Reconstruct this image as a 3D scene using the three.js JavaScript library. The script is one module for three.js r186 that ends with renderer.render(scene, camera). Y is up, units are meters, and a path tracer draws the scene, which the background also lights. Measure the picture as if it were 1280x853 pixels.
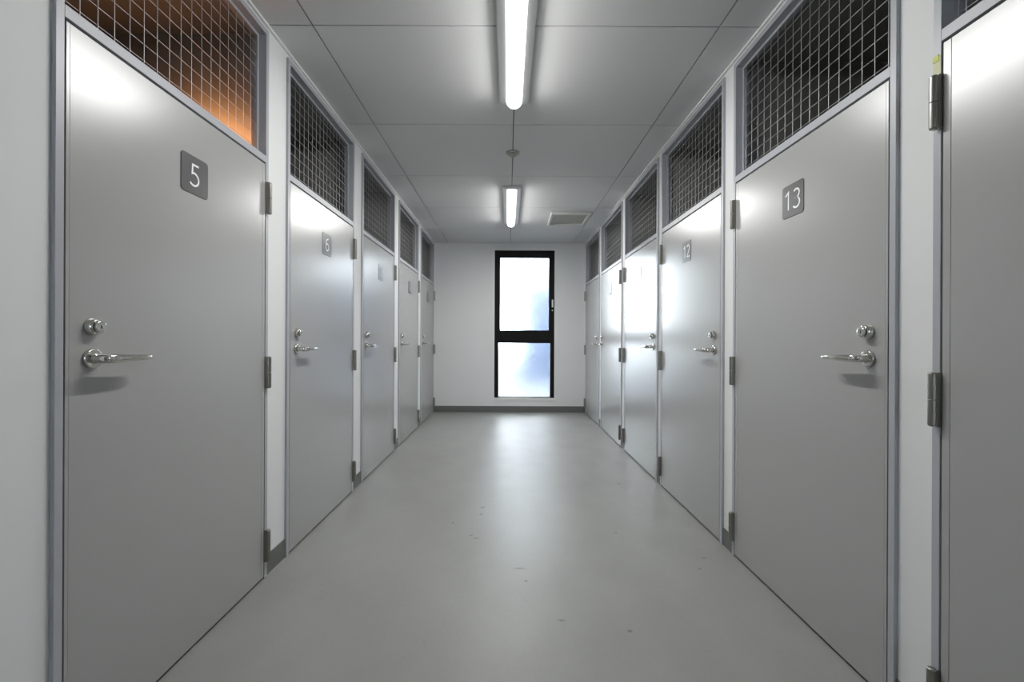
import * as THREE from 'three';
import { RoundedBoxGeometry } from 'three/addons/geometries/RoundedBoxGeometry.js';
import { mergeGeometries } from 'three/addons/utils/BufferGeometryUtils.js';
import { ImprovedNoise } from 'three/addons/math/ImprovedNoise.js';
import { RectAreaLightUniformsLib } from 'three/addons/lights/RectAreaLightUniformsLib.js';

// ---------------------------------------------------------------- camera, sky, exposure
const scene = new THREE.Scene();
const EYE = 1.08, F = 550;                                   // eye height (m), focal length (px of a 1280x853 frame)
const camera = new THREE.PerspectiveCamera(2 * Math.atan(426.5 / F) * 180 / Math.PI, 1280 / 853, 0.05, 200);
camera.position.set(0, EYE, 0);
camera.rotation.z = 0.25 * Math.PI / 180;
camera.setViewOffset(1280, 853, 5, 2.5, 1280, 853);          // lens shift: the vanishing point lies a little left of centre
camera.updateProjectionMatrix();

const SKY = new THREE.Color().setRGB(0.86, 0.94, 1.0);       // bright even daylight
scene.background = SKY;
scene.backgroundIntensity = 14;

const renderer = new THREE.WebGLRenderer({ antialias: true });
renderer.toneMapping = THREE.LinearToneMapping;
renderer.toneMappingExposure = 1.1;
renderer.shadowMap.enabled = true;
RectAreaLightUniformsLib.init();

const LAMP_DOWN = 88, LAMP_SIDE = 52, LAMP_GLOW = 3.0;         // ceiling luminaires
const LAMP_COLOR = new THREE.Color().setRGB(1.0, 0.995, 0.975);

// ---------------------------------------------------------------- helpers
function rng(seed) { let s = seed >>> 0; return () => { s = (s + 0x6D2B79F5) >>> 0; let t = s; t = Math.imul(t ^ (t >>> 15), t | 1); t ^= t + Math.imul(t ^ (t >>> 7), t | 61); return ((t ^ (t >>> 14)) >>> 0) / 4294967296; }; }
const noise = new ImprovedNoise();
function fbm(x, y, z, oct) { let a = 0, k = 0.5; for (let i = 0; i < oct; i++) { a += k * noise.noise(x, y, z); x *= 2.03; y *= 2.03; k *= 0.5; } return a; }
function dataTexture(w, h, fn, srgb) {
  const d = new Uint8Array(w * h * 4);
  for (let j = 0; j < h; j++) for (let i = 0; i < w; i++) {
    const c = fn(i, j), k = (j * w + i) * 4;
    const v = Array.isArray(c) ? c : [c, c, c];
    for (let n = 0; n < 3; n++) d[k + n] = Math.max(0, Math.min(255, Math.round(v[n] * 255)));
    d[k + 3] = 255;
  }
  const t = new THREE.DataTexture(d, w, h, THREE.RGBAFormat);
  t.magFilter = THREE.LinearFilter; t.minFilter = THREE.LinearMipmapLinearFilter; t.generateMipmaps = true;
  t.wrapS = t.wrapT = THREE.RepeatWrapping;
  if (srgb) t.colorSpace = THREE.SRGBColorSpace;
  t.needsUpdate = true;
  return t;
}
function lin(r, g, b) { return new THREE.Color().setRGB(r, g, b); }
const taken = {};
function numbered(n) { if (!(n in taken)) { taken[n] = 0; return n; } taken[n]++; return n + '_' + String(taken[n]).padStart(3, '0'); }
function mesh(name, geo, mat, parent) {
  const m = new THREE.Mesh(geo, mat); m.name = name; m.castShadow = m.receiveShadow = true; parent.add(m); return m;
}
function group(name, parent) { const g = new THREE.Group(); g.name = name; parent.add(g); return g; }
function top(name, label, category, extra = {}) {
  const g = group(numbered(name), scene); g.userData = { label, category, ...extra }; return g;
}
function single(name, geo, mat, label, category, extra = {}) {
  const m = mesh(numbered(name), geo, mat, scene); m.userData = { label, category, ...extra }; return m;
}
function box(x0, x1, y0, y1, z0, z1) {                       // box with uv in metres
  const w = x1 - x0, h = y1 - y0, d = z1 - z0, g = new THREE.BoxGeometry(w, h, d), uv = g.attributes.uv;
  const dims = [[d, h], [d, h], [w, d], [w, d], [w, h], [w, h]];
  for (let f = 0; f < 6; f++) for (let k = 0; k < 4; k++) uv.setXY(f * 4 + k, uv.getX(f * 4 + k) * dims[f][0], uv.getY(f * 4 + k) * dims[f][1]);
  g.translate((x0 + x1) / 2, (y0 + y1) / 2, (z0 + z1) / 2);
  return g;
}
function rbox(x0, x1, y0, y1, z0, z1, r = 0.0015, seg = 2) {
  const g = new RoundedBoxGeometry(x1 - x0, y1 - y0, z1 - z0, seg, r);
  g.translate((x0 + x1) / 2, (y0 + y1) / 2, (z0 + z1) / 2); return g;
}
function cyl(r, x, y, z0, z1, seg = 40) {                    // cylinder along z
  const g = new THREE.CylinderGeometry(r, r, z1 - z0, seg); g.rotateX(Math.PI / 2); g.translate(x, y, (z0 + z1) / 2); return g;
}
function latheZ(profile, x, y, seg = 48) {                   // profile [[radius, z], ...] turned about z
  const g = new THREE.LatheGeometry(profile.map(([r, z]) => new THREE.Vector2(r, z)), seg);
  g.rotateX(Math.PI / 2); g.translate(x, y, 0); return g;
}
function roundedRect(w, h, r) {
  const s = new THREE.Shape(), x = -w / 2, y = -h / 2;
  s.moveTo(x + r, y); s.lineTo(x + w - r, y); s.absarc(x + w - r, y + r, r, -Math.PI / 2, 0);
  s.lineTo(x + w, y + h - r); s.absarc(x + w - r, y + h - r, r, 0, Math.PI / 2);
  s.lineTo(x + r, y + h); s.absarc(x + r, y + h - r, r, Math.PI / 2, Math.PI);
  s.lineTo(x, y + r); s.absarc(x + r, y + r, r, Math.PI, Math.PI * 1.5);
  return s;
}

// ---------------------------------------------------------------- materials
const wallGrain = dataTexture(512, 512, (i, j) => 0.5 + 0.9 * fbm(i / 6, j / 6, 3.1, 3));
wallGrain.repeat.set(4, 4);
const wallMat = new THREE.MeshStandardMaterial({ color: lin(0.70, 0.71, 0.71), roughness: 0.75, bumpMap: wallGrain, bumpScale: 0.00012 });
const trimMat = new THREE.MeshStandardMaterial({ color: lin(0.74, 0.74, 0.73), roughness: 0.5 });
const ceilMat = new THREE.MeshStandardMaterial({ color: lin(0.68, 0.685, 0.685), roughness: 0.85 });
const ceilBackMat = new THREE.MeshStandardMaterial({ color: lin(0.2, 0.2, 0.2), roughness: 0.9 });
const doorMat = new THREE.MeshPhysicalMaterial({ color: lin(0.345, 0.345, 0.34), roughness: 0.27, metalness: 0.0, ior: 1.8 });
const frameMat = new THREE.MeshPhysicalMaterial({ color: lin(0.38, 0.39, 0.42), roughness: 0.36, ior: 1.5 });
const wireMat = new THREE.MeshStandardMaterial({ color: lin(0.42, 0.42, 0.42), roughness: 0.38, metalness: 0.55 });
const chromeMat = new THREE.MeshStandardMaterial({ color: lin(0.66, 0.65, 0.62), roughness: 0.07, metalness: 1 });
const hingeMat = new THREE.MeshStandardMaterial({ color: lin(0.30, 0.29, 0.265), roughness: 0.34, metalness: 1 });
const darkMetal = new THREE.MeshStandardMaterial({ color: lin(0.05, 0.05, 0.05), roughness: 0.5, metalness: 0.6 });
const plateMat = new THREE.MeshPhysicalMaterial({ color: lin(0.055, 0.056, 0.058), roughness: 0.32, ior: 1.75 });
const digitMat = new THREE.MeshStandardMaterial({ color: lin(0.82, 0.82, 0.82), roughness: 0.45 });
const baseMat = new THREE.MeshStandardMaterial({ color: lin(0.13, 0.135, 0.13), roughness: 0.5 });
const blackMat = new THREE.MeshPhysicalMaterial({ color: lin(0.006, 0.006, 0.0065), roughness: 0.6, specularIntensity: 0.35 });
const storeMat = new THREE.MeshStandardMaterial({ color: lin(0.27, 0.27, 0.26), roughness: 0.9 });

// floor: grey sheet vinyl with faint mottling, specks and a few scuffs
const FX0 = -1.2, FX1 = 1.25, FZ0 = -6.6, FZ1 = 5.2;         // textured corridor area in world metres
const scuffs = [[0.209, 1.692, 0.012, 0.003], [0.454, 1.632, 0.0075, 0.004], [0.057, 2.073, 0.024, 0.003], [0.973, 2.180, 0.01, 0.004], [0.906, 2.077, 0.006, 0.004], [0.988, 2.267, 0.005, 0.004], [0.604, 2.460, 0.006, 0.006], [0.834, 3.300, 0.008, 0.008], [0.303, 3.808, 0.006, 0.006], [-0.159, 2.821, 0.012, 0.012], [-0.163, 2.712, 0.008, 0.008], [-0.200, 2.419, 0.01, 0.006], [-0.169, 2.386, 0.014, 0.005], [-0.319, 2.583, 0.006, 0.006], [-0.023, 4.304, 0.012, 0.006]];
const fr = rng(7), specks = [];
for (let k = 0; k < 60; k++) specks.push([FX0 + fr() * (FX1 - FX0), -(FZ0 + fr() * (FZ1 - FZ0)), 0.002 + fr() * 0.004, 0.002 + fr() * 0.003]);
const TW = 640, TH = 2048;
const shadeMap = new Float32Array(TW * TH);
for (const [mx, md, sx, sz] of scuffs.concat(specks)) {
  const ci = (mx - FX0) / (FX1 - FX0) * TW, cj = (-md - FZ0) / (FZ1 - FZ0) * TH;
  const ri = Math.max(0.9, sx / (FX1 - FX0) * TW), rj = Math.max(0.9, sz / (FZ1 - FZ0) * TH);
  const strong = sx < 0.0055 ? 0.1 : sx > 0.0115 || sx === 0.01 ? 0.3 : 0.42;
  for (let j = Math.floor(cj - 3 * rj); j <= cj + 3 * rj; j++) for (let i = Math.floor(ci - 3 * ri); i <= ci + 3 * ri; i++) {
    if (i < 0 || j < 0 || i >= TW || j >= TH) continue;
    const q = ((i - ci) / ri) ** 2 + ((j - cj) / rj) ** 2;
    shadeMap[j * TW + i] = Math.max(shadeMap[j * TW + i], strong * Math.exp(-q));
  }
}
const floorColor = dataTexture(TW, TH, (i, j) => {
  const m = 0.03 * fbm(i / 60, j / 60, 1.7, 4) + 0.015 * fbm(i / 3, j / 3, 8.2, 2);
  const v = (0.545 + m) * (1 - shadeMap[j * TW + i]);
  return [v, v * 1.002, v * 0.982];
}, true);
const floorBump = dataTexture(512, 512, (i, j) => 0.5 + 0.55 * fbm(i / 20, j / 20, 5.5, 4));
floorBump.repeat.set(1.7, 6);
const floorMat = new THREE.MeshPhysicalMaterial({ map: floorColor, roughness: 0.43, bumpMap: floorBump, bumpScale: 0.0009, ior: 1.36 });

// ---------------------------------------------------------------- layout (d = distance in front of the camera)
const WL = 1.0865, WR = 1.131;                               // door faces, left and right of the camera
const REVEAL = 0.0115, WALL_T = 0.056, HC = 2.496, DB = 6.49;  // walls lie this much behind the door faces; ceiling height; end wall
const FRONT = 5.0;                                           // the corridor goes on this far behind the camera
const DOOR_TOP = 1.857, BAR0 = 1.865, BAR1 = 1.896, HEAD0 = 2.44, HEAD1 = 2.465, JW = 0.021, GAP = 0.005;
const leftDoors = [0, 1, 2, 3, 4].map((k) => ({ n: 5 + k, d0: 1.0806 + 1.113 * k, d1: 1.0806 + 1.113 * k + 0.885 }));
const rightDoors = [
  { n: 14, d0: 0.262, d1: 1.147 }, { n: 13, d0: 1.312, d1: 2.19 }, { n: 12, d0: 2.346, d1: 3.235 },
  { n: 11, d0: 3.365, d1: 4.257 }, { n: 10, d0: 4.425, d1: 5.345, hingeNear: true }, { n: 15, d0: 5.51, d1: 6.40 },
];
const STORE = 1.25;                                          // depth of the storage rooms

// ---------------------------------------------------------------- floor, walls, ceiling
{
  const fl = single('floor', box(FX0, FX1, -0.12, 0, FZ0, FZ1), floorMat, 'glossy light grey vinyl floor running down the corridor', 'floor', { kind: 'structure' });
  const uv = fl.geometry.attributes.uv, p = fl.geometry.attributes.position;
  for (let k = 0; k < uv.count; k++) uv.setXY(k, (p.getX(k) - FX0) / (FX1 - FX0), (p.getZ(k) - FZ0) / (FZ1 - FZ0));
  const sf = top('floor_storage', 'bare grey floor of the dark storage rooms behind the doors', 'floor', { kind: 'structure' });
  mesh('slab', box(-WL - WALL_T - STORE - 0.3, FX0, -0.12, -0.002, FZ0, FZ1), storeMat, sf);
  mesh('slab', box(FX1, WR + WALL_T + STORE + 0.3, -0.12, -0.002, FZ0, FZ1), storeMat, sf);
}
function sideWall(name, side, W, doors, label) {
  // drawn in (distance, height), then turned so that the thickness points away from the corridor
  const s = new THREE.Shape();
  s.moveTo(-FRONT, 0); s.lineTo(-FRONT, HC + 0.02);
  s.lineTo(DB + 0.12, HC + 0.02); s.lineTo(DB + 0.12, 0);
  for (let k = doors.length - 1; k >= 0; k--) {
    const a = doors[k].d0 - GAP - JW, b = doors[k].d1 + GAP + JW;
    s.lineTo(b, 0); s.lineTo(b, HEAD1); s.lineTo(a, HEAD1); s.lineTo(a, 0);
  }
  s.lineTo(-FRONT, 0);
  const g = new THREE.ExtrudeGeometry(s, { depth: WALL_T, bevelEnabled: false });
  g.rotateY(Math.PI / 2);                                    // (d, y, t) -> x = t, z = -d
  if (side > 0) g.translate(W + REVEAL, 0, 0); else g.translate(-W - REVEAL - WALL_T, 0, 0);
  return single(name, g, wallMat, label, 'wall', { kind: 'structure' });
}
sideWall('wall_left', -1, WL, leftDoors, 'white left corridor wall with five grey door openings');
sideWall('wall_right', 1, WR, rightDoors, 'white right corridor wall with six grey door openings');

// end wall with the window opening
const WX0 = -0.2, WX1 = 0.684, WY0 = 0.207, WY1 = 2.39;
{
  const s = new THREE.Shape();
  const x0 = -WL - REVEAL, x1 = WR + REVEAL;
  s.moveTo(x0, 0); s.lineTo(x1, 0); s.lineTo(x1, HC + 0.02); s.lineTo(x0, HC + 0.02); s.lineTo(x0, 0);
  const h = new THREE.Path(); h.moveTo(WX0, WY0); h.lineTo(WX0, WY1); h.lineTo(WX1, WY1); h.lineTo(WX1, WY0); h.lineTo(WX0, WY0);
  s.holes.push(h);
  const g = new THREE.ExtrudeGeometry(s, { depth: 0.12, bevelEnabled: false });
  g.translate(0, 0, -DB - 0.12);
  single('wall_back', g, wallMat, 'plain white end wall around the tall black framed window', 'wall', { kind: 'structure' });
}
{
  const x0 = -WL - REVEAL, x1 = WR + REVEAL, s = new THREE.Shape();
  s.moveTo(x0, 0); s.lineTo(x1, 0); s.lineTo(x1, HC + 0.02); s.lineTo(x0, HC + 0.02); s.lineTo(x0, 0);
  const h = new THREE.Path(); h.moveTo(-0.4, 0.9); h.lineTo(-0.4, 2.1); h.lineTo(0.4, 2.1); h.lineTo(0.4, 0.9); h.lineTo(-0.4, 0.9); s.holes.push(h);
  const g = new THREE.ExtrudeGeometry(s, { depth: 0.12, bevelEnabled: false }); g.translate(0, 0, FRONT);
  single('wall_front', g, wallMat, 'white wall closing the corridor behind the camera', 'wall', { kind: 'structure' });
  const w = top('window_2', 'small clear window in the wall behind the camera', 'window', { kind: 'structure' }), za = FRONT + 0.04, zb = FRONT + 0.08;
  mesh('frame_stile', rbox(-0.4, -0.35, 0.9, 2.1, za, zb), frameMat, w); mesh('frame_stile', rbox(0.35, 0.4, 0.9, 2.1, za, zb), frameMat, w);
  mesh('frame_rail', rbox(-0.35, 0.35, 2.05, 2.1, za, zb), frameMat, w); mesh('frame_rail', rbox(-0.35, 0.35, 0.9, 0.95, za, zb), frameMat, w);
  mesh('pane', box(-0.352, 0.352, 0.948, 2.052, FRONT + 0.057, FRONT + 0.063), new THREE.MeshPhysicalMaterial({ color: lin(0.95, 0.98, 1), roughness: 0.02, transmission: 1, thickness: 0, ior: 1.5 }), w);
}

// storage rooms: outer walls, partitions, ceiling above them
{
  const xl = -WL - REVEAL - WALL_T, xr = WR + REVEAL + WALL_T;
  single('wall_outer_left', box(xl - STORE - 0.1, xl - STORE, 0, HC + 0.1, -DB - 0.12, FRONT + 0.12), storeMat, 'dim rear wall of the storage rooms on the left', 'wall', { kind: 'structure' });
  single('wall_outer_right', box(xr + STORE, xr + STORE + 0.1, 0, HC + 0.1, -DB - 0.12, FRONT + 0.12), storeMat, 'dim rear wall of the storage rooms on the right', 'wall', { kind: 'structure' });
  const pl = top('wall_partition_left', 'partition walls between the left storage rooms seen through the mesh', 'wall', { kind: 'structure' });
  const pr = top('wall_partition_right', 'partition walls between the right storage rooms seen through the mesh', 'wall', { kind: 'structure' });
  const at = (list, extra) => { const a = []; for (let k = 0; k + 1 < list.length; k++) a.push((list[k].d1 + list[k + 1].d0) / 2); return [...extra, ...a]; };
  for (const d of at(leftDoors, [1.0, DB + 0.085])) mesh('partition', box(xl - STORE, xl, 0, HC, -d - 0.03, -d + 0.03), storeMat, pl);
  for (const d of at(rightDoors, [0.18, DB + 0.085])) mesh('partition', box(xr, xr + STORE, 0, HC, -d - 0.03, -d + 0.03), storeMat, pr);
  const sc = top('ceiling_storage', 'dark ceiling of the storage rooms above the wire mesh', 'ceiling', { kind: 'structure' });
  mesh('slab', box(xl - STORE - 0.1, xl, HC, HC + 0.1, -DB - 0.12, FRONT + 0.12), storeMat, sc);
  mesh('slab', box(xr, xr + STORE + 0.1, HC, HC + 0.1, -DB - 0.12, FRONT + 0.12), storeMat, sc);
}

// ceiling of separate boards with open joints
{
  const c = top('ceiling', 'matt grey white ceiling of square boards with thin dark joints', 'ceiling', { kind: 'structure' });
  mesh('backing', box(-WL - REVEAL - WALL_T, WR + REVEAL + WALL_T, HC + 0.012, HC + 0.1, -DB - 0.12, FRONT + 0.12), ceilBackMat, c);
  const xs = [-WL - REVEAL, -0.89, 0.03, 0.95, WR + REVEAL], ds = [];
  for (let d = 1.99 - 0.915 * 8; d < DB; d += 0.915) ds.push(d);
  ds[0] = -FRONT; ds.push(DB);
  const j = 0.0032;
  for (let a = 0; a + 1 < xs.length; a++) for (let b = 0; b + 1 < ds.length; b++)
    mesh('ceiling_board', box(xs[a] + (a ? j : 0), xs[a + 1] - (a + 2 < xs.length ? j : 0), HC, HC + 0.012, -ds[b + 1] + j, -ds[b] - j), ceilMat, c);
}
// slim white angle along the top of each wall
single('trim_1', box(-WL - REVEAL, -WL - REVEAL + 0.012, HC - 0.011, HC, -DB, FRONT), trimMat, 'slim white moulding where the left wall meets the ceiling', 'moulding', { kind: 'structure' });
single('trim_2', box(WR + REVEAL - 0.012, WR + REVEAL, HC - 0.011, HC, -DB, FRONT), trimMat, 'slim white moulding where the right wall meets the ceiling', 'moulding', { kind: 'structure' });

// baseboards
{
  const BH = 0.09, BT = 0.005;
  const run = (name, label, side, W, doors) => {
    const g = top(name, label, 'baseboard', { kind: 'structure' });
    const cuts = [-FRONT]; for (const d of doors) cuts.push(d.d0 - GAP - JW, d.d1 + GAP + JW); cuts.push(DB);
    const x = W + REVEAL;
    for (let k = 0; k + 1 < cuts.length; k += 2) if (cuts[k + 1] - cuts[k] > 0.012)
      mesh('baseboard_strip', side < 0 ? box(-x, -x + BT, 0, BH, -cuts[k + 1], -cuts[k]) : box(x - BT, x, 0, BH, -cuts[k + 1], -cuts[k]), baseMat, g);
  };
  run('baseboard_left', 'dark grey vinyl baseboard between the left doors', -1, WL, leftDoors);
  run('baseboard_right', 'dark grey vinyl baseboard between the right doors', 1, WR, rightDoors);
  single('baseboard_back', box(-WL - REVEAL + 0.006, WR + REVEAL - 0.006, 0, BH, -DB, -DB + BT), baseMat, 'dark grey vinyl baseboard under the window on the end wall', 'baseboard', { kind: 'structure' });
}

// ---------------------------------------------------------------- window
{
  const w = top('window_1', 'tall narrow black framed window of frosted glass in the end wall', 'window', { kind: 'structure' });
  const z = -DB, px = (x) => (x - 635) / F * DB, py = (y) => EYE + (424 - y) / F * DB;
  // white casing round the opening
  const cw = 0.034, ct = 0.007;
  mesh('casing', rbox(WX0 - cw, WX0, WY0 - cw, WY1 + cw, z, z + ct), trimMat, w);
  mesh('casing', rbox(WX1, WX1 + cw, WY0 - cw, WY1 + cw, z, z + ct), trimMat, w);
  mesh('casing', rbox(WX0, WX1, WY1, WY1 + cw, z, z + ct), trimMat, w);
  mesh('window_sill', rbox(WX0, WX1, WY0 - cw, WY0 + 0.004, z - 0.05, z + 0.012), trimMat, w);
  // black outer frame
  const zo = z - 0.085, zi = z - 0.012;
  const yM0 = py(429), yM1 = py(413), yB = WY0 + 0.004;
  mesh('frame_stile', rbox(WX0, px(623), yB, WY1, zo, zi), blackMat, w);
  mesh('frame_stile', rbox(px(688), WX1, yB, WY1, zo, zi), blackMat, w);
  mesh('frame_rail', rbox(px(623), px(688), WY1 - 0.05, WY1, zo, zi), blackMat, w);
  mesh('mullion', rbox(px(623), px(688), yM0, yM0 + 0.07, zo, zi), blackMat, w);
  mesh('frame_rail', rbox(px(623), px(688), yB, yB + 0.012, zo, zi), blackMat, w);
  // opening upper sash
  const sash = group('sash', w);
  const sx0 = px(622.5), sx1 = px(688.6), sy0 = yM0 + 0.07, sy1 = WY1 - 0.05, gx0 = px(625), gx1 = px(686), gy0 = yM1, gy1 = py(322);
  const so = z - 0.075, si = z - 0.02;
  mesh('sash_rail', rbox(sx0, sx1, gy1, sy1, so, si), blackMat, sash);
  mesh('sash_rail', rbox(sx0, sx1, sy0, gy0, so, si), blackMat, sash);
  mesh('sash_stile', rbox(sx0, gx0, gy0, gy1, so, si), blackMat, sash);
  mesh('sash_stile', rbox(gx1, sx1, gy0, gy1, so, si), blackMat, sash);
  const pebble = dataTexture(512, 512, (i, j) => 0.5 + 0.8 * fbm(i / 9, j / 9, 2.2, 2));
  pebble.repeat.set(1.6, 1.6);
  const glass = new THREE.MeshPhysicalMaterial({ color: lin(0.97, 0.985, 1), roughness: 0.22, transmission: 1, thickness: 0.005, ior: 1.5, bumpMap: pebble, bumpScale: 0.0006 });
  mesh('pane', box(gx0 - 0.004, gx1 + 0.004, gy0 - 0.004, gy1 + 0.004, z - 0.05, z - 0.045), glass, sash).userData.label = 'upper frosted pane, white with a bluish lower corner';
  mesh('pane', box(px(623) - 0.004, px(688) + 0.004, yB + 0.008, yM0 + 0.004, z - 0.05, z - 0.045), glass, w).userData.label = 'lower frosted pane, bluish towards the right';
  const handle = group('latch', w);
  mesh('latch_plate', rbox(px(689.6), px(691.4), py(384), py(374.5), zi, zi + 0.008, 0.002), trimMat, handle);
  mesh('latch_button', cyl(0.008, px(690.4), py(388), zi, zi + 0.008, 20), trimMat, handle);
  // what lies outside
  const yard = new THREE.MeshStandardMaterial({ color: lin(0.05, 0.058, 0.074), roughness: 0.95 });
  single('ground_outside', box(-40, 40, -0.4, -0.13, -60, -DB - 0.2), yard, 'pale paved ground outside the frosted window', 'ground', { kind: 'structure' });
  const hb = new THREE.MeshStandardMaterial({ color: lin(0.030, 0.047, 0.083), roughness: 0.85 });
  const hr = new THREE.MeshStandardMaterial({ color: lin(0.16, 0.2, 0.28), roughness: 0.7 });
  const house = top('neighbouring_house', 'slate blue house outside, blurred bluish behind the right of the frosted window', 'house');
  mesh('wall', box(0.22, 9.5, -0.13, 2.9, -19, -13), hb, house);
  mesh('roof', box(0.12, 9.7, 2.9, 3.02, -19.2, -12.8), hr, house);
}

// ---------------------------------------------------------------- doors and frames (local x along the wall, y up, z towards the corridor)
// numerals as thin even strokes in a box one unit high
const P = (pts) => new THREE.CatmullRomCurve3(pts.map(([x, y]) => new THREE.Vector3(x, y, 0)), false, 'centripetal').getPoints(pts.length * 6);
const L = (pts) => pts.map(([x, y]) => new THREE.Vector3(x, y, 0));
const arc = (cx, cy, rx, ry, a0, a1, n = 28) => { const o = []; for (let k = 0; k <= n; k++) { const t = (a0 + (a1 - a0) * k / n) * Math.PI / 180; o.push(new THREE.Vector3(cx + rx * Math.cos(t), cy + ry * Math.sin(t), 0)); } return o; };
const DIGITS = {
  0: { w: 0.52, s: [[...arc(0.26, 0.5, 0.24, 0.46, 90, 450, 40)]] },
  1: { w: 0.34, s: [L([[0.04, 0.80], [0.25, 0.96], [0.25, 0.04]])] },
  2: { w: 0.50, s: [[...arc(0.24, 0.72, 0.21, 0.24, 155, -25), ...L([[0.05, 0.05], [0.48, 0.05]])]] },
  3: { w: 0.48, s: [[...arc(0.21, 0.745, 0.2, 0.215, 140, -90), ...arc(0.2, 0.285, 0.235, 0.245, 90, -145)], L([[0.12, 0.53], [0.21, 0.53]])] },
  4: { w: 0.54, s: [L([[0.40, 0.04], [0.40, 0.96], [0.03, 0.30], [0.53, 0.30]])] },
  5: { w: 0.48, s: [[...L([[0.43, 0.95], [0.10, 0.95], [0.075, 0.56]]), ...arc(0.17, 0.315, 0.26, 0.275, 95, -140)]] },
  6: { w: 0.52, s: [[...P([[0.44, 0.94], [0.28, 0.92], [0.13, 0.78], [0.055, 0.52], [0.045, 0.33]]), ...arc(0.265, 0.31, 0.22, 0.265, 180, 525, 40)]] },
  7: { w: 0.48, s: [L([[0.03, 0.95], [0.46, 0.95], [0.17, 0.04]])] },
  8: { w: 0.52, s: [arc(0.26, 0.74, 0.19, 0.215, -90, 270, 36), arc(0.26, 0.285, 0.23, 0.245, 90, 450, 36)] },
  9: { w: 0.52, s: [[...P([[0.08, 0.06], [0.24, 0.08], [0.39, 0.22], [0.465, 0.48], [0.475, 0.67]]), ...arc(0.255, 0.69, 0.22, 0.265, 0, 345, 40)]] },
};
function strokeGeometry(pts, half, depth) {
  const p = pts.filter((v, k) => !k || v.distanceTo(pts[k - 1]) > 1e-4), n = p.length, left = [], right = [];
  for (let k = 0; k < n; k++) {
    const a = k ? p[k].clone().sub(p[k - 1]).normalize() : null, b = k < n - 1 ? p[k + 1].clone().sub(p[k]).normalize() : null;
    const na = a ? new THREE.Vector2(-a.y, a.x) : null, nb = b ? new THREE.Vector2(-b.y, b.x) : null;
    let m = na && nb ? na.clone().add(nb).normalize() : (na ?? nb).clone();
    const c = na ? Math.max(0.35, m.dot(na)) : 1;
    m.multiplyScalar(half / c);
    left.push(new THREE.Vector2(p[k].x + m.x, p[k].y + m.y)); right.push(new THREE.Vector2(p[k].x - m.x, p[k].y - m.y));
  }
  const pos = [], idx = [];
  for (let k = 0; k < n; k++) for (const [q, z] of [[left[k], depth], [right[k], depth], [left[k], 0], [right[k], 0]]) pos.push(q.x, q.y, z);
  for (let k = 0; k + 1 < n; k++) { const a = k * 4, c = a + 4; idx.push(a, a + 1, c, a + 1, c + 1, c, a, c, a + 2, a + 2, c, c + 2, a + 1, a + 3, c + 1, a + 3, c + 3, c + 1); }
  idx.push(0, 2, 1, 1, 2, 3); const e = (n - 1) * 4; idx.push(e, e + 1, e + 2, e + 1, e + 3, e + 2);
  const g = new THREE.BufferGeometry(); g.setAttribute('position', new THREE.Float32BufferAttribute(pos, 3)); g.setIndex(idx);
  const f = g.toNonIndexed(); f.computeVertexNormals(); return f;
}
function numeralGeometry(text, size) {
  const parts = []; let x = 0;
  for (const ch of text) { const d = DIGITS[ch]; for (const st of d.s) parts.push(strokeGeometry(st.map((v) => v.clone().add(new THREE.Vector3(x, 0, 0)).multiply(new THREE.Vector3(size * 1.13, size, size))), 0.0034, 0.0006)); x += d.w + 0.24; }
  x -= 0.24;
  const g = mergeGeometries(parts); g.translate(-x * size * 1.13 / 2, -size / 2, 0); return g;
}
// lever: elliptical sections along a path
function leverGeometry(dir) {
  const st = [                                              // [along, out, half height, half thickness]
    [-0.0122, 0.052, 0.003, 0.004], [-0.0118, 0.052, 0.0075, 0.008], [-0.008, 0.052, 0.0108, 0.0108], [0.004, 0.052, 0.0118, 0.0118], [0.022, 0.0525, 0.0116, 0.0118],
    [0.036, 0.053, 0.0110, 0.0118], [0.048, 0.0535, 0.0102, 0.0118], [0.060, 0.054, 0.0094, 0.0118], [0.085, 0.0545, 0.0080, 0.0118], [0.108, 0.054, 0.0072, 0.0115], [0.121, 0.0535, 0.0062, 0.0100], [0.1265, 0.053, 0.0032, 0.0070], [0.1285, 0.053, 0.0016, 0.0035]];
  const N = 20, pos = [], idx = [];
  st.forEach(([a, o, hh, ht]) => { for (let k = 0; k < N; k++) { const t = k / N * Math.PI * 2, c = Math.cos(t), s = Math.sin(t); const e = 0.72; pos.push(dir * a, hh * Math.sign(s) * Math.abs(s) ** e, o + ht * Math.sign(c) * Math.abs(c) ** e); } });
  for (let i = 0; i + 1 < st.length; i++) for (let k = 0; k < N; k++) {
    const a = i * N + k, b = i * N + (k + 1) % N, c = a + N, d = b + N;
    if (dir > 0) idx.push(a, c, b, b, c, d); else idx.push(a, b, c, b, d, c);
  }
  for (const [row, flip] of [[0, false], [st.length - 1, true]]) for (let k = 1; k + 1 < N; k++) { const a = row * N, b = a + k, c = a + k + 1; (flip === (dir > 0)) ? idx.push(a, b, c) : idx.push(a, c, b); }
  const g = new THREE.BufferGeometry(); g.setAttribute('position', new THREE.Float32BufferAttribute(pos, 3)); g.setIndex(idx); g.computeVertexNormals(); return g;
}
const levers = { 1: leverGeometry(1), '-1': leverGeometry(-1) };
const roseGeo = latheZ([[0, 0.0], [0.026, 0.0], [0.026, 0.006], [0.0245, 0.0085], [0.0225, 0.0092], [0, 0.0092]], 0, 0);
const neckGeo = latheZ([[0, 0.009], [0.0145, 0.009], [0.0128, 0.013], [0.0118, 0.02], [0.0116, 0.050], [0, 0.050]], 0, 0, 32);
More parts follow.
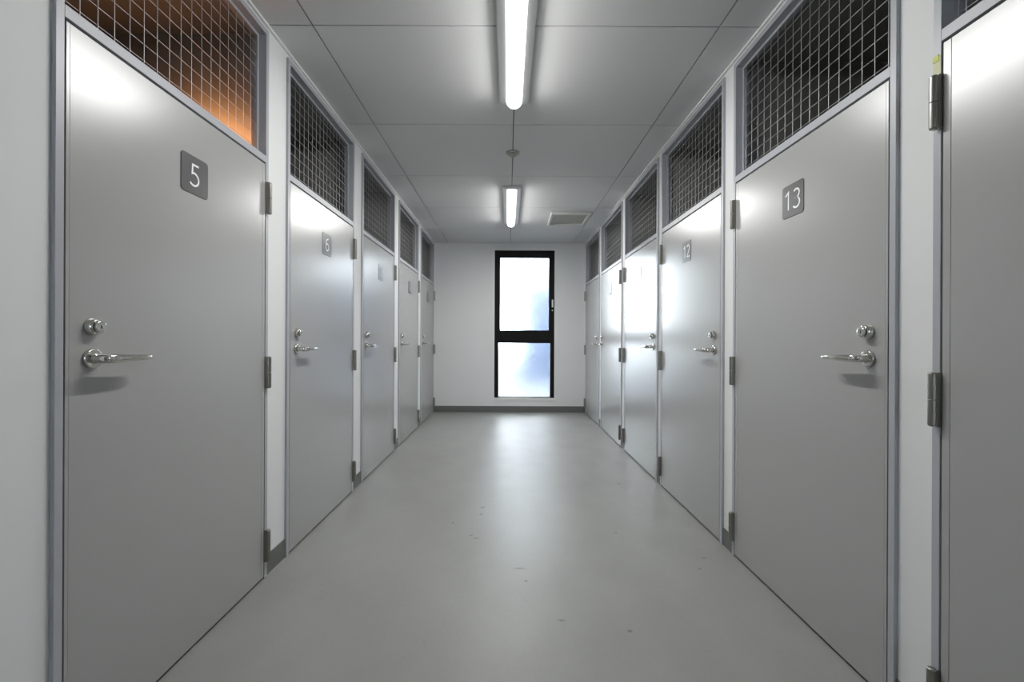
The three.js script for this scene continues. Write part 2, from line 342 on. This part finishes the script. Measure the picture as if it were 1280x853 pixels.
const lockRing = latheZ([[0, 0], [0.0228, 0], [0.0228, 0.005], [0.0215, 0.013], [0.0192, 0.0185], [0.0168, 0.0195], [0.0158, 0.018], [0, 0.018]], 0, 0);
const lockPlug = latheZ([[0, 0.018], [0.0150, 0.018], [0.0150, 0.0255], [0.0140, 0.0272], [0.0095, 0.0272], [0.0085, 0.0264], [0.0060, 0.0264], [0.0055, 0.0272], [0, 0.0272]], 0, 0, 36);
const keyway = rbox(-0.0011, 0.0011, -0.0042, 0.0042, 0.0262, 0.0282, 0.0004, 1);
function knuckle(y0, y1, capTop, capBottom) {
  const r = 0.0102, b = 0.0022, pts = [[0, y0]];
  if (capBottom) pts.push([r * 0.6, y0], [r * 0.92, y0 + b], [r, y0 + 2 * b]); else pts.push([r - 0.0006, y0], [r, y0 + 0.0006]);
  if (capTop) pts.push([r, y1 - 2 * b], [r * 0.92, y1 - b], [r * 0.6, y1]); else pts.push([r, y1 - 0.0006], [r - 0.0006, y1]);
  pts.push([0, y1]);
  return new THREE.LatheGeometry(pts.map(([a, c]) => new THREE.Vector2(a, c)), 28);
}
const knUp = knuckle(0.0008, 0.0715, true, false), knDown = knuckle(-0.0715, -0.0008, false, true);
const plateGeo = new THREE.ExtrudeGeometry(roundedRect(0.13, 0.13, 0.012), { depth: 0.0014, bevelEnabled: true, bevelThickness: 0.0004, bevelSize: 0.0004, bevelSegments: 1, curveSegments: 6 });
const LEAF_T = 0.038, FACE = -0.001, BOT = 0.012;

function makeDoor(spec, side, W, label) {
  const w = spec.d1 - spec.d0;
  const hingeRight = side < 0 ? !spec.hingeNear : !!spec.hingeNear;      // as seen from the corridor
  const g = top('door_' + spec.n, label, 'door', { kind: 'structure' });
  g.position.set(side < 0 ? -W : W, 0, side < 0 ? -spec.d0 : -spec.d1);
  g.rotation.y = side < 0 ? Math.PI / 2 : -Math.PI / 2;
  const m = (x) => (hingeRight ? x : w - x);                // measures from the latch edge
  const span = (a, b) => [Math.min(m(a), m(b)), Math.max(m(a), m(b))];
  const z0 = FACE - LEAF_T;
  const A = span(0, 0.009), B = span(0.0093, w - 0.0210), C = span(w - 0.0198, w);
  mesh('latch_edge', rbox(A[0], A[1], BOT, DOOR_TOP, z0, FACE, 0.0006, 1), doorMat, g);
  mesh('door_leaf', rbox(B[0], B[1], BOT, DOOR_TOP, z0, FACE, 0.0006, 1), doorMat, g);
  mesh('hinge_edge', rbox(C[0], C[1], BOT, DOOR_TOP, z0, FACE, 0.0006, 1), doorMat, g);
  // hinges
  for (const y of [1.707, 0.926, 0.148]) {
    const h = group('hinge', g); h.position.set(m(w + 0.0115), y, 0.0125);
    mesh('knuckle', knUp, hingeMat, h); mesh('knuckle', knDown, hingeMat, h);
    mesh('hinge_leaf', box(...(hingeRight ? [-0.0105, -0.0085] : [0.0085, 0.0105]), -0.0712, 0.0712, -0.040, -0.002), hingeMat, h);
  }
  // lever handle and lock
  const dir = hingeRight ? 1 : -1;
  const lh = group('lever_handle', g); lh.position.set(m(0.068), 1.024, FACE);
  mesh('rose', roseGeo, chromeMat, lh); mesh('neck', neckGeo, chromeMat, lh); mesh('lever', levers[dir], chromeMat, lh);
  const lk = group('lock_cylinder', g); lk.position.set(m(0.068), 1.107, FACE);
  mesh('lock_ring', lockRing, chromeMat, lk); mesh('lock_plug', lockPlug, chromeMat, lk); mesh('keyway', keyway, darkMetal, lk);
  if (spec.n !== 15) {
    const p = group('number_plate', g); p.position.set(w / 2, 1.64, FACE + 0.0005);
    mesh('plate', plateGeo, plateMat, p);
    mesh('numeral', numeralGeometry(String(spec.n), 0.078), digitMat, p).position.z = 0.0018;
    p.userData.label = 'dark grey plate with white number ' + spec.n;
  }
  return g;
}
const wireGeoCache = {};
function wireGeometry(len) { const k = len.toFixed(4); return wireGeoCache[k] ??= new THREE.CylinderGeometry(0.00115, 0.00115, len, 6); }
function makeFrame(spec, side, W, n, label) {
  const w = spec.d1 - spec.d0, g = top('trim_' + n, label, 'door frame', { kind: 'structure' });
  g.position.set(side < 0 ? -W : W, 0, side < 0 ? -spec.d0 : -spec.d1);
  g.rotation.y = side < 0 ? Math.PI / 2 : -Math.PI / 2;
  const zb = -REVEAL - WALL_T, R = 0.0012, xa = -GAP, xb = w + GAP;
  mesh('jamb', rbox(xa - JW, xa, 0, HEAD1, zb, 0, R, 1), frameMat, g);
  mesh('jamb', rbox(xb, xb + JW, 0, HEAD1, zb, 0, R, 1), frameMat, g);
  mesh('head', rbox(xa, xb, HEAD0, HEAD1, zb, 0, R, 1), frameMat, g);
  mesh('transom_bar', rbox(xa, xb, BAR0, BAR1, zb, 0, R, 1), frameMat, g);
  // rebate stops behind the leaf
  const zs = FACE - LEAF_T - 0.003;
  mesh('stop', box(xa, xa + 0.014, 0, BAR0, zs - 0.012, zs), frameMat, g);
  mesh('stop', box(xb - 0.014, xb, 0, BAR0, zs - 0.012, zs), frameMat, g);
  mesh('stop', box(xa + 0.014, xb - 0.014, BAR0 - 0.02, BAR0, zs - 0.012, zs), frameMat, g);
  const hingeRight = side < 0 ? !spec.hingeNear : !!spec.hingeNear;
  const sx = hingeRight ? [xa, xa + 0.0012] : [xb - 0.0012, xb];
  mesh('strike_plate', box(sx[0], sx[1], 0.985, 1.125, -0.03, -0.004), darkMetal, g);
  // wire mesh set back in the opening above the door
  const gr = group('wire_grille', g), zm = -0.040, fw = 0.012;
  mesh('grille_bar', box(xa, xb, BAR1, BAR1 + fw, zm - 0.006, zm + 0.006), frameMat, gr);
  mesh('grille_bar', box(xa, xb, HEAD0 - fw, HEAD0, zm - 0.006, zm + 0.006), frameMat, gr);
  mesh('grille_bar', box(xa, xa + fw, BAR1 + fw, HEAD0 - fw, zm - 0.006, zm + 0.006), frameMat, gr);
  mesh('grille_bar', box(xb - fw, xb, BAR1 + fw, HEAD0 - fw, zm - 0.006, zm + 0.006), frameMat, gr);
  const S = 0.0508, y0 = BAR1 + fw, y1 = HEAD0 - fw, x0 = xa + fw, x1 = xb - fw;
  for (let x = x0 + 0.014; x < x1 - 0.006; x += S) { const m = mesh('wire', wireGeometry(y1 - y0), wireMat, gr); m.position.set(x, (y0 + y1) / 2, zm + 0.00115); }
  for (let y = y0 + 0.026; y < y1 - 0.006; y += S) { const m = mesh('wire', wireGeometry(x1 - x0), wireMat, gr); m.rotation.z = Math.PI / 2; m.position.set((x0 + x1) / 2, y, zm - 0.00115); }
  return g;
}
const leftWords = {
  5: 'large grey steel door numbered 5, nearest on the left', 6: 'grey steel door numbered 6 on the left with bright glare',
  7: 'grey steel door numbered 7, third on the left', 8: 'grey steel door numbered 8, fourth on the left', 9: 'grey steel door numbered 9 at the far left by the end wall',
};
const rightWords = {
  14: 'grey steel door cut off by the right edge of the picture', 13: 'large grey steel door numbered 13 on the right', 12: 'grey steel door numbered 12 on the right, left of door 13',
  11: 'bright glaring grey steel door on the right, just beyond door 12', 10: 'grey steel door on the right with its hinges on the near side', 15: 'small unnumbered grey steel door at the far right by the end wall',
};
let tn = 3;
for (const s of leftDoors) { makeDoor(s, -1, WL, leftWords[s.n]); makeFrame(s, -1, WL, tn++, `grey steel frame and wire mesh transom around door ${s.n} on the left`); }
for (const s of rightDoors) {
  makeDoor(s, 1, WR, rightWords[s.n]);
  makeFrame(s, 1, WR, tn++, s.n === 15 ? 'grey steel frame and mesh transom around the farthest right door' : s.n === 14 ? 'grey steel frame and mesh transom at the right edge of the picture' : s.n === 11 ? 'grey steel frame and mesh transom of the glaring door beyond door 12' : s.n === 10 ? 'grey steel frame and mesh transom of the right door hinged on its near side' : `grey steel frame and wire mesh transom around door ${s.n} on the right`);
}

// ---------------------------------------------------------------- ceiling luminaires
function luminaire(x, d0, d1, label) {
  const g = top('ceiling_light', label, 'ceiling light', { group: 'linear ceiling lights' });
  const L = d1 - d0, dm = (d0 + d1) / 2;
  g.position.set(x, HC, -dm);
  const steel = new THREE.MeshStandardMaterial({ color: lin(0.66, 0.67, 0.68), roughness: 0.5 });
  // shallow tray with sloping sides
  const s = new THREE.Shape(); s.moveTo(-0.082, 0); s.lineTo(-0.088, -0.012); s.lineTo(-0.084, -0.015); s.lineTo(-0.046, -0.028); s.lineTo(0.046, -0.028); s.lineTo(0.084, -0.015); s.lineTo(0.088, -0.012); s.lineTo(0.082, 0); s.lineTo(-0.082, 0);
  const hg = new THREE.ExtrudeGeometry(s, { depth: L, bevelEnabled: false }); hg.translate(0, 0, -L / 2);
  mesh('housing', hg, steel, g);
  // lens-shaped diffuser with rounded ends
  const a = 0.046, b = 0.044, pos = [], idx = [], N = 16, rows = [], zEnd = L / 2 - 0.012;
  for (let k = 0; k <= 6; k++) { const t = k / 6 * Math.PI / 2; rows.push([-zEnd + 0.03 * (1 - Math.sin(t)), Math.sin(t)]); }
  const list = [...rows.slice().map(([z, q]) => [-zEnd + 0.03 * (1 - Math.cos(Math.asin(Math.min(1, q)))), q])];
  const ends = list.map(([z, q]) => [z, Math.max(q, 0.02)]);
  const all = [...ends, ...ends.slice().reverse().map(([z, q]) => [-z, q])];
  for (const [z, q] of all) for (let k = 0; k <= N; k++) { const t = k / N * Math.PI; pos.push(a * q * Math.cos(t), -0.027 - b * q * Math.sin(t), z); }
  for (let i = 0; i + 1 < all.length; i++) for (let k = 0; k < N; k++) { const p = i * (N + 1) + k, r = p + N + 1; idx.push(p, p + 1, r, p + 1, r + 1, r); }
  const dg = new THREE.BufferGeometry(); dg.setAttribute('position', new THREE.Float32BufferAttribute(pos, 3)); dg.setIndex(idx); dg.computeVertexNormals();
  const glow = new THREE.MeshStandardMaterial({ color: lin(0.85, 0.85, 0.85), roughness: 0.5, emissive: LAMP_COLOR, emissiveIntensity: LAMP_GLOW });
  mesh('lamp_diffuser', dg, glow, g);
  const down = new THREE.RectAreaLight(LAMP_COLOR, LAMP_DOWN, 0.05, L - 0.08); down.name = 'lamp_light';
  down.position.set(0, -0.0735, 0); down.rotation.x = -Math.PI / 2; down.castShadow = true; g.add(down);
  for (const q of [-1, 1]) {                                 // the curved flanks of the diffuser
    const sd = new THREE.RectAreaLight(LAMP_COLOR, LAMP_SIDE, L - 0.08, 0.036); sd.name = 'lamp_side_light';
    sd.rotation.order = 'YXZ'; sd.position.set(q * 0.034, -0.061, 0); sd.rotation.set(-55 * Math.PI / 180, -q * Math.PI / 2, 0); sd.castShadow = true; g.add(sd);
  }
  return g;
}
luminaire(0.03, 1.34, 2.61, 'long white linear ceiling light cut off by the top of the picture');
luminaire(0.03, 4.06, 5.33, 'white linear ceiling light above the window end of the corridor');

// ---------------------------------------------------------------- small ceiling things
{
  const ivory = new THREE.MeshStandardMaterial({ color: lin(0.42, 0.43, 0.38), roughness: 0.6 });
  const s = top('smoke_detector', 'small round ivory smoke detector between the two ceiling lights', 'smoke detector');
  s.position.set(0.03, HC, -3.34);
  const prof = (p) => new THREE.LatheGeometry(p.map(([r, y]) => new THREE.Vector2(r, y)), 40);
  mesh('base_plate', prof([[0, -0.012], [0.046, -0.012], [0.05, -0.008], [0.05, 0], [0, 0]]), ivory, s);
  mesh('sensor_cap', prof([[0, -0.036], [0.012, -0.035], [0.022, -0.029], [0.03, -0.018], [0.033, -0.012], [0, -0.012]]), ivory, s);
  const vm = new THREE.MeshStandardMaterial({ color: lin(0.55, 0.555, 0.52), roughness: 0.55 });
  const v = top('ceiling_vent', 'square off white ventilation cover on the ceiling near the far light', 'vent');
  v.position.set(0.70, HC, -5.14);
  const outer = roundedRect(0.45, 0.5, 0.01), hole = roundedRect(0.385, 0.42, 0.008);
  outer.holes.push(hole);
  const ring = new THREE.ExtrudeGeometry(outer, { depth: 0.014, bevelEnabled: true, bevelThickness: 0.006, bevelSize: 0.006, bevelOffset: -0.006, bevelSegments: 2, curveSegments: 4 });
  ring.rotateX(Math.PI / 2); ring.translate(0, -0.006, 0);
  mesh('vent_frame', ring, vm, v);
  const inner = new THREE.ExtrudeGeometry(roundedRect(0.39, 0.425, 0.006), { depth: 0.004, bevelEnabled: false, curveSegments: 4 });
  inner.rotateX(Math.PI / 2); inner.translate(0, -0.006, 0);
  mesh('vent_panel', inner, new THREE.MeshStandardMaterial({ color: lin(0.40, 0.405, 0.37), roughness: 0.6 }), v);
}

// ---------------------------------------------------------------- yellow tape on the frame at the right
{
  const t = top('masking_tape', 'pale yellow tape strip stuck on the frame above the upper right hinge', 'tape');
  t.position.set(WR - 0.0002, 1.772, -1.1622); t.rotation.y = -Math.PI / 2;
  mesh('strip', box(-0.010, 0.010, 0, 0.062, 0, 0.0005), new THREE.MeshStandardMaterial({ color: lin(0.62, 0.62, 0.40), roughness: 0.6 }), t);
  mesh('folded_corner', box(-0.010, 0.006, 0.046, 0.062, 0.0006, 0.0018), new THREE.MeshStandardMaterial({ color: lin(0.58, 0.62, 0.14), roughness: 0.6 }), t).rotation.z = 0.02;
}

// ---------------------------------------------------------------- warm clip lamp burning inside the first storage room on the left
{
  const g = top('spot_lamp', 'warm lamp shining orange inside the room behind door 5', 'lamp');
  const from = new THREE.Vector3(-1.42, 1.76, -1.76), to = new THREE.Vector3(-1.42, 1.79, -2.05);
  g.position.copy(from); g.lookAt(to);                       // local z points where the lamp shines
  const shell = new THREE.MeshStandardMaterial({ color: lin(0.1, 0.1, 0.1), roughness: 0.4, side: THREE.DoubleSide });
  mesh('lamp_shade', latheZ([[0.012, -0.07], [0.02, -0.065], [0.03, -0.02], [0.05, 0.03]], 0, 0, 32), shell, g);
  const warm = lin(1.0, 0.40, 0.14);
  const bulb = new THREE.SphereGeometry(0.022, 24, 16);
  mesh('lamp_bulb', bulb, new THREE.MeshStandardMaterial({ color: lin(0.8, 0.7, 0.5), emissive: warm, emissiveIntensity: 3, roughness: 0.4 }), g);
  g.updateMatrixWorld();
  const post = mesh('post', new THREE.CylinderGeometry(0.008, 0.008, 1.71, 12), shell, g);
  post.quaternion.copy(g.quaternion.clone().invert()); post.position.copy(g.worldToLocal(new THREE.Vector3(from.x, 0.855, from.z + 0.055)));
  const sp = new THREE.SpotLight(warm, 5.0, 0, 1.15, 1, 2); sp.position.set(0, 0, 0.0); sp.castShadow = true; sp.name = 'bulb_light'; sp.shadow.radius = 1;
  sp.target.position.set(0, 0, 1); g.add(sp, sp.target);
}

scene.traverse((o) => { if (o.isMesh) { o.castShadow = true; o.receiveShadow = true; } });
renderer.render(scene, camera);
